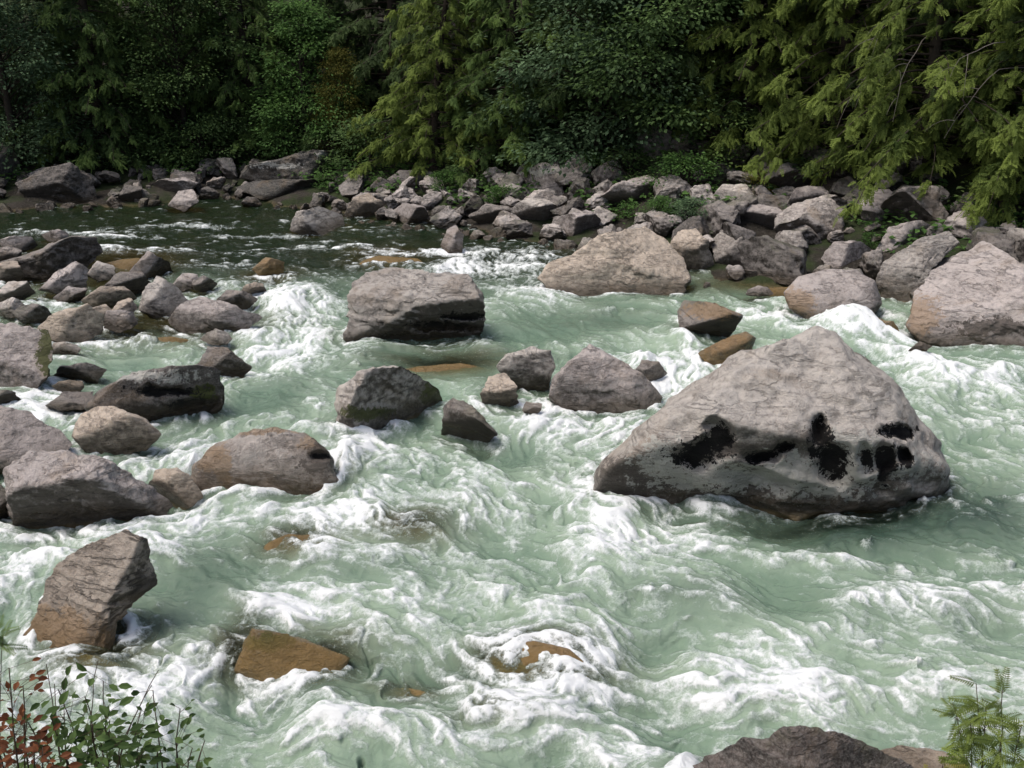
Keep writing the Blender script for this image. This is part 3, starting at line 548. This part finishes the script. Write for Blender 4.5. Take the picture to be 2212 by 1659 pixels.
def conifer(seed,h,R_,nb,nf,zmin=.06,fs=.25):
    rs=np.random.default_rng(seed); wood=Geo(); fol=Geo()
    bend=rs.normal(0,.25,2); zz=np.linspace(0,1,9)
    tr=np.stack([bend[0]*zz**2*2,bend[1]*zz**2*2,zz*h],1); wood.tube(tr,.22*(1-zz)**.9*h/12+.015,8)
    pos=[];dr=[];ups=[];sc=[];ti=[]
    for b in range(nb):
        u_=zmin+(.97-zmin)*((b+rs.random())/nb)**1.2; az=b*2.399+rs.normal(0,.4); L=(R_*(1-u_)**.7+.3)*rs.uniform(.5,1.1)
        o=np.array([np.interp(u_,zz,tr[:,0]),np.interp(u_,zz,tr[:,1]),u_*h]); d=np.array([math.cos(az),math.sin(az),0]); sd=np.array([-d[1],d[0],0])
        tt=np.linspace(0,1,6); rise=rs.uniform(.05,.35); dp=rs.uniform(.3,.65)
        cv=rs.normal(0,.2)
        fz=lambda q:(rise*q-dp*q**2)*L
        path=o+d*(L*tt)[:,None]+sd*(cv*L*tt**2)[:,None]+np.array([0,0,1])*fz(tt)[:,None]
        wood.tube(path,.035*(1-tt*.9)*L/R_+.006,4)
        bt=rs.normal(0,.13)
        ns=max(3,int(12*L/R_))
        for s in range(ns):
            t0=rs.uniform(.25,1)**.8; sg=rs.choice([-1,1]); sl=rs.uniform(.25,.75)*(1.15-.75*t0)*min(1,L/2)
            p0=o+d*(L*t0)+sd*(cv*L*t0**2)+np.array([0,0,fz(t0)])
            sdir=unit(d*.8+sd*sg*rs.uniform(.3,1.2)); n=max(3,int(nf*rs.uniform(.7,1.3)*(.4+sl)))
            q=rs.random(n)
            p=p0+sdir*(sl*1.2*q)[:,None]+np.array([0,0,-1])*(.75*sl*q**2)[:,None]+rs.normal(0,.05,(n,3))
            dd=sdir*.7+rs.normal(0,.42,(n,3))+np.array([0,0,1])*(-.25-.85*rs.random(n))[:,None]
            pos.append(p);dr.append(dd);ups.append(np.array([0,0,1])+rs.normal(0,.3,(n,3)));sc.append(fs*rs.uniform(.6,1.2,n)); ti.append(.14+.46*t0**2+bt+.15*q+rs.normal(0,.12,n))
    stamp(fol,FT,np.concatenate(pos),np.concatenate(dr),np.concatenate(ups),np.concatenate(sc),np.concatenate(ti))
    return wood,fol
def broadleaf(seed,h,R_,ncl,nl,ls,low=.12):
    rs=np.random.default_rng(seed); wood=Geo(); fol=Geo(); zz=np.linspace(0,1,7)
    tr=np.stack([rs.normal(0,.2)*zz**2,rs.normal(0,.2)*zz**2,zz*h*.92],1); wood.tube(tr,.13*(1-zz)**.8*h/8+.012,7)
    pos=[];dr=[];ups=[];sc=[];ti=[]
    for c in range(ncl):
        u_=low+(1-low)*rs.random(); az=rs.uniform(0,2*PI); prof=R_*math.sin(PI*min(.97,.22+.75*u_))**.7
        rad=prof*rs.uniform(.35,1.05); z=u_*h
        e=np.array([rad*math.cos(az),rad*math.sin(az),z]); o=np.array([0,0,max(.05,z-.45*rad)])
        mid_=(o+e)/2+np.array([0,0,.12*rad]); wood.tube(np.stack([o,mid_,e]),[.03,.018,.006],4)
        n=int(nl*rs.uniform(.6,1.4)); cr=rs.uniform(.28,.55)*R_/2.4
        q=rs.normal(0,1,(n,3))*np.array([cr,cr,cr*.45]); p=e+q; out=unit2(q+np.array([0,0,.15])*cr)
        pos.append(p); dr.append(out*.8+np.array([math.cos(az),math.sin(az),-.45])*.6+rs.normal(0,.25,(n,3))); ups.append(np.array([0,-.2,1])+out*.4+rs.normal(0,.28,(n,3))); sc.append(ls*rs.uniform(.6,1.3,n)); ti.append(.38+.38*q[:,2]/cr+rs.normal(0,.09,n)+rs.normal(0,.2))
    stamp(fol,LF,np.concatenate(pos),np.concatenate(dr),np.concatenate(ups),np.concatenate(sc),np.concatenate(ti),.1)
    return wood,fol
PROTO={}
def proto(key,builder):
    if key not in PROTO:
        w,f=builder(); PROTO[key]=(w.mesh('trunk',B_dark),f.mesh('crown',L_dark,False))
    return PROTO[key]
def plant(key,builder,name,label,cat,px,d,mat,scale=1.0,rz=0.0,group=None,zs=1.0,parts=('trunk','crown'),twigs=0):
    w,f=proto(key,builder); x=0.0;y=35.0
    for _ in range(30):
        y=float(shore(x))+d; z=float(G(x,y)); dep=y*math.cos(PT)+(H-z)*math.sin(PT); x=.5*x+.5*(px-1106)/F*dep
    e=bpy.data.objects.new(name,None); COL.objects.link(e); e.location=(x,y,float(G(x,y))-.08); e.rotation_euler=(0,0,rz); e.scale=(scale,scale,scale*zs); tag(e,label,cat,group)
    link(parts[0],w,e); c=link(parts[1],f,e); c.material_slots[0].link='OBJECT'; c.material_slots[0].material=mat
    if twigs:
        rs=np.random.default_rng(int(px)); gq=Geo()
        for i in range(twigs):
            az=rs.uniform(PI,2*PI); r0=rs.uniform(.3,1.5); zb=rs.uniform(2.2,5.5); d_=np.array([math.cos(az),math.sin(az),0]); tt=np.linspace(0,1,8); L=rs.uniform(1.3,2.7)
            pth=d_*(r0+L*tt**.8)[:,None]+np.array([0,0,1])*(zb+.15*L*tt-rs.uniform(.5,1.1)*L*tt**2)[:,None]+np.cumsum(rs.normal(0,.04,(8,3)),0); gq.tube(pth,.011*(1-tt)+.003,4)
            for k in range(3):
                b=pth[rs.integers(3,7)]; s2=np.linspace(0,1,5); dd=unit(d_+rs.normal(0,.7,3)); gq.tube(b+dd*(.7*s2)[:,None]+np.array([0,0,-.45])*(s2**2)[:,None],.006*(1-s2)+.0025,3)
        tw=link('bare_twigs',gq.mesh('bare_twigs',B_grey),e); tw.rotation_euler=(0,0,-rz); tw['label']='bleached bare dead twigs hanging among the green'
    return e
cA=lambda:conifer(1,12,3.3,160,25,.05); cB=lambda:conifer(2,13,3.0,165,24,.05); cC=lambda:conifer(3,11,3.5,160,26,.07); bA=lambda:broadleaf(4,9,2.8,140,170,.15,.04); bB=lambda:broadleaf(5,6,2.3,105,160,.145,.05); sA=lambda:broadleaf(6,1.6,1.1,36,64,.11,.1); sB=lambda:broadleaf(7,1.1,.9,24,46,.10,.05)
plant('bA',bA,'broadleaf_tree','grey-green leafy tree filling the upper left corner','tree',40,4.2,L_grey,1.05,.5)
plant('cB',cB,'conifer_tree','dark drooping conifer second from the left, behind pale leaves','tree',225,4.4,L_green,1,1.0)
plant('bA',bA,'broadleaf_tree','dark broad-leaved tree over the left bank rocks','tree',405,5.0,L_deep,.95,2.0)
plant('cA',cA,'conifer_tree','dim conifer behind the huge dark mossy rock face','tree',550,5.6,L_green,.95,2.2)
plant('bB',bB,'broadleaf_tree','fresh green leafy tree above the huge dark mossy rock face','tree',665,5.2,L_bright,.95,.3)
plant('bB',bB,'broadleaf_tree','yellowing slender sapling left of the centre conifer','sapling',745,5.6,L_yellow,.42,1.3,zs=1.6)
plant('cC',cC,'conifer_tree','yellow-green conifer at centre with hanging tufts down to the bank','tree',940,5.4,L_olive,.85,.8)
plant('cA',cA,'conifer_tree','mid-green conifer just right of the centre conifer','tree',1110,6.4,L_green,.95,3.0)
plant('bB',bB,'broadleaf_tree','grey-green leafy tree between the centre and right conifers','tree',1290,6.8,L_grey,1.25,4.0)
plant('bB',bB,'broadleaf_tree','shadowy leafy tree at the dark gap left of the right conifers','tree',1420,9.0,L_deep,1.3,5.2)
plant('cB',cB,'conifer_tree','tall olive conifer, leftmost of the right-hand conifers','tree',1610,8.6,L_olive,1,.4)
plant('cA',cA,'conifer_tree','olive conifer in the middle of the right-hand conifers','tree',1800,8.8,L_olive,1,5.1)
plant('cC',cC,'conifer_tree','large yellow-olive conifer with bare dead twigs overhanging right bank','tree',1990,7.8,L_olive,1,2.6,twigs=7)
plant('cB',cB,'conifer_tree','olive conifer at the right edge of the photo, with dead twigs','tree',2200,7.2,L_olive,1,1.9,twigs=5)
k=0
for px,d in ((-150,9),(120,9),(330,8.5),(470,10),(720,9),(850,9.5),(1010,10),(1200,10),(1360,11),(1500,11),(1700,12),(1900,12),(2080,11),(2350,9)):
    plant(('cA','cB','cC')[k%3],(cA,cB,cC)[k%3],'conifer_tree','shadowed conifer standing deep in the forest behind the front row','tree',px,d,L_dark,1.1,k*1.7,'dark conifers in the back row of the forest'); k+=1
SHR=[(1030,4.6,L_deep,1.4,'dark green leafy bush below the centre conifer'),(1475,5.8,L_bright,.95,'bright leafy sapling behind the flat grey boulder'),(1640,6.2,L_yellow,.8,'yellow-green bush in front of the large dark mossy boulder'),(1270,5.4,L_bright,.8,'fern-green bush right of the square dark-sided boulder'),(1350,3.2,L_bright,.6,'low green plant above the tan pyramid peak, left one'),(1490,3.4,L_grey,.6,'low green plant above the tan pyramid boulder, right one'),(1880,3.2,L_bright,.4,'tiny green plant between stones of the right bank'),(1085,2.6,L_bright,.5,'low green plant left of the light grey broken boulder'),(830,2.6,L_bright,.6,'low green plant behind the pinkish waterline rock'),(440,3.6,L_deep,1.3,'dark bush at the forest foot on the left bank'),(300,3.8,L_deep,1.4,'dark bush behind the flat grey slab stone'),(800,4.8,L_deep,1.4,'dark bush right of the huge mossy rock face'),(1180,5.6,L_deep,1.2,'dark bush behind the square dark-sided boulder'),(150,4.0,L_grey,1.4,'grey-green bush behind the big black jagged rock'),(1360,6.6,L_deep,1.3,'dark bush beside the half hidden boulder at the forest edge'),(1560,7.2,L_green,1.3,'green bush at the foot of the leftmost right-hand conifer'),(1780,7.8,L_deep,1.4,'dark bush under the middle right-hand conifer'),(620,4.4,L_deep,1.1,'leafy bush growing over the top of the mossy rock face'),(700,2.2,L_bright,.6,'low green plant on the dark ledge below the mossy rock face'),(960,3.0,L_bright,.6,'low green plant right of the flat dark slab rock'),(540,3.6,L_deep,1.2,'dark bush at the left end of the mossy rock face'),(720,4.6,L_deep,1.1,'dark bush hanging over the right end of the mossy rock face'),(2150,6.2,L_green,1.2,'green bush at the right edge above the peaked boulder'),(1430,3.9,L_bright,.5,'low green plant between the wide grey boulder and the tan leaning boulder'),(1690,4.4,L_bright,.5,'small green tuft beside the shaded grey boulder in the right bank jumble')]
for i,(px,d,m,s,l) in enumerate(SHR):
    plant('sA' if i%2 else 'sB',sA if i%2 else sB,'bush',l,'bush',px,d,m,s,i*1.1,parts=('stems','leaves'),zs=.85)
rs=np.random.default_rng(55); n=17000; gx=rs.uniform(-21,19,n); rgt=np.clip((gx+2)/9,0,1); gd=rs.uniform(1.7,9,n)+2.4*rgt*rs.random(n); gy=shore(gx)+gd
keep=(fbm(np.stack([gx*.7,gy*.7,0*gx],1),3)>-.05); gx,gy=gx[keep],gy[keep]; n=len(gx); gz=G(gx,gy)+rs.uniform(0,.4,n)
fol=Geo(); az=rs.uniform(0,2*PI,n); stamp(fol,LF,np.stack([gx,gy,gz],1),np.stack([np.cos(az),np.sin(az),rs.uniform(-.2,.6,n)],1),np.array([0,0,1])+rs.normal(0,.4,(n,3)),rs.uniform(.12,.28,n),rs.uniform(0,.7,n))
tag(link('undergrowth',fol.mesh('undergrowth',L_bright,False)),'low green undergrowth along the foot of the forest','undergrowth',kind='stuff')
# ------------------------------------------------------------------ near plants
def at(px,py,t): return CAM+t*ray(px,py)
def near_plant(name,label,cat,bpx,bt,tips,lm,ls,npl,tpl=LF,seed=1,stem=.006,conif=False,low=.62):
    rs=np.random.default_rng(seed); b=at(bpx,1659,bt); gz=float(G(b[0],b[1])); b=np.array([b[0],b[1],gz-.03])
    e=bpy.data.objects.new(name,None); COL.objects.link(e); e.location=b; tag(e,label,cat)
    st=Geo(); fo=Geo(); pos=[];dr=[];ups=[];sc=[];ti=[]
    for (px,py,t_) in tips:
        tip=at(px,py,t_)-b; tt=np.linspace(0,1,14); mid_=np.array([tip[0]*.35,tip[1]*.35,tip[2]*.7])
        pth=2*(tt*(1-tt))[:,None]*mid_+(tt**2)[:,None]*tip+np.cumsum(rs.normal(0,.006,(14,3)),0); st.tube(pth,stem*(1-.8*tt)+.0012,5)
        for k in range(npl):
            s=rs.uniform(low,1.0) if k else 1.0
            p=np.array([np.interp(s,tt,pth[:,i]) for i in range(3)]); d=rs.normal(0,1,3)*np.array([1,1,.5])
            if not conif:
                tw=p+unit(d)*rs.uniform(.02,.12); st.tube(np.stack([p,tw]),.0012,3); p=tw
            else: d=unit(d)*.9+unit(tip)*.12+np.array([-.15,0,-.1])
            pos.append(p);dr.append(d);ups.append(np.array([0,-.6,1])+rs.normal(0,.3,3));sc.append(ls*rs.uniform(.6,1.25));ti.append(rs.uniform(.1,.95))
    link('stems',st.mesh('stems',B_stem),e)
    if npl:
        stamp(fo,tpl,np.array(pos),np.array(dr),np.array(ups),np.array(sc),np.array(ti),.15); link('leaves',fo.mesh('leaves',lm,False),e)
LV2=(np.array([[0,0,0],[.25,.2,.05],[.6,.24,.03],[1,0,-.15],[.6,-.24,.03],[.25,-.2,.05],[.3,0,-.02],[.65,0,-.05]]),np.array([[0,6,1],[0,5,6],[1,6,7],[1,7,2],[6,5,4],[6,4,7],[2,7,3],[7,4,3]]))
near_plant('leafy_shrub','green leafy shrub with thin stems in the bottom left corner','shrub',190,4.6,[(130,1490,4.7),(170,1515,4.6),(215,1470,4.8),(240,1540,4.6),(290,1530,4.7),(180,1575,4.4),(120,1565,4.5),(250,1600,4.4),(150,1630,4.3),(60,1560,4.5),(300,1600,4.5),(210,1620,4.4),(90,1610,4.4)],L_near,.066,22,LV2,3,low=.72)
near_plant('red_leafed_shrub','red-leaved shrub at the left end of the bottom edge','shrub',10,4.2,[(15,1430,4.4),(35,1490,4.3),(10,1520,4.3),(60,1550,4.2),(80,1600,4.2),(20,1590,4.1),(110,1635,4.1),(50,1640,4.0),(-20,1550,4.2)],L_red,.05,17,LV2,4,low=.75)
near_plant('twiggy_shrub','thin twiggy shrub with sparse leaves, right of the green leafy shrub','shrub',330,4.7,[(345,1480,4.8),(400,1545,4.8),(385,1570,4.7),(440,1610,4.7),(350,1600,4.6),(400,1620,4.6)],L_near,.05,10,LV2,5,low=.75)
near_plant('bare_shrub','leafless thin-stemmed shrub above the green leafy shrub','shrub',110,4.8,[(95,1450,4.9),(120,1470,4.9),(150,1460,4.9),(350,1455,5.0),(200,1455,5.0),(325,1470,5.0)],L_near,.05,0,LV2,6,stem=.004)
FN=frond_tpl(10,.034,.24,.35)
near_plant('young_conifer','feathery young conifer in the bottom right corner','sapling',2190,4.6,[(2125,1455,4.8),(2065,1520,4.7),(2100,1560,4.6),(2180,1500,4.6),(2215,1560,4.5),(2160,1590,4.5),(2090,1620,4.5),(2225,1625,4.4),(2140,1530,4.7)],L_olive,.105,17,FN,7,conif=True,stem=.004,low=.82)
near_plant('conifer_sprig','yellow-green conifer sprig poking over the pale flat rock at the bottom edge','sapling',1990,4.4,[(1985,1655,4.5),(2020,1662,4.4),(2090,1648,4.4)],L_yellow,.09,12,FN,8,conif=True,stem=.004,low=.86)
near_plant('conifer_branch','small dark green feathery sprig at the left edge in front of the tilted tan slab','sapling',-60,4.6,[(5,1350,4.8),(-5,1380,4.8)],L_green,.10,6,FN,9,conif=True,stem=.004,low=.93)
# ------------------------------------------------------------------ light
sd=unit((-.42,-.14,.90)); el=math.asin(sd[2]); az=math.atan2(sd[0],sd[1])
w=bpy.data.worlds.new('World'); S.world=w; w.use_nodes=True; nt=w.node_tree; bg=nt.nodes['Background']
sk=nt.nodes.new('ShaderNodeTexSky'); sk.sky_type='NISHITA'; sk.sun_disc=False; sk.sun_elevation=el; sk.sun_rotation=az; sk.dust_density=5.0; sk.ozone_density=.6; nt.links.new(sk.outputs[0],bg.inputs[0]); bg.inputs[1].default_value=.15
ld=bpy.data.lights.new('sun','SUN'); ld.energy=2.0; ld.angle=math.radians(24); ld.color=(1,.965,.91); lo=bpy.data.objects.new('sun',ld); COL.objects.link(lo); lo.rotation_euler=Vector(sd).to_track_quat('Z','Y').to_euler(); lo.location=(0,0,30)
S.view_settings.view_transform='Standard'; S.view_settings.look='None'; S.view_settings.exposure=0
print('done',time.time()-T0)
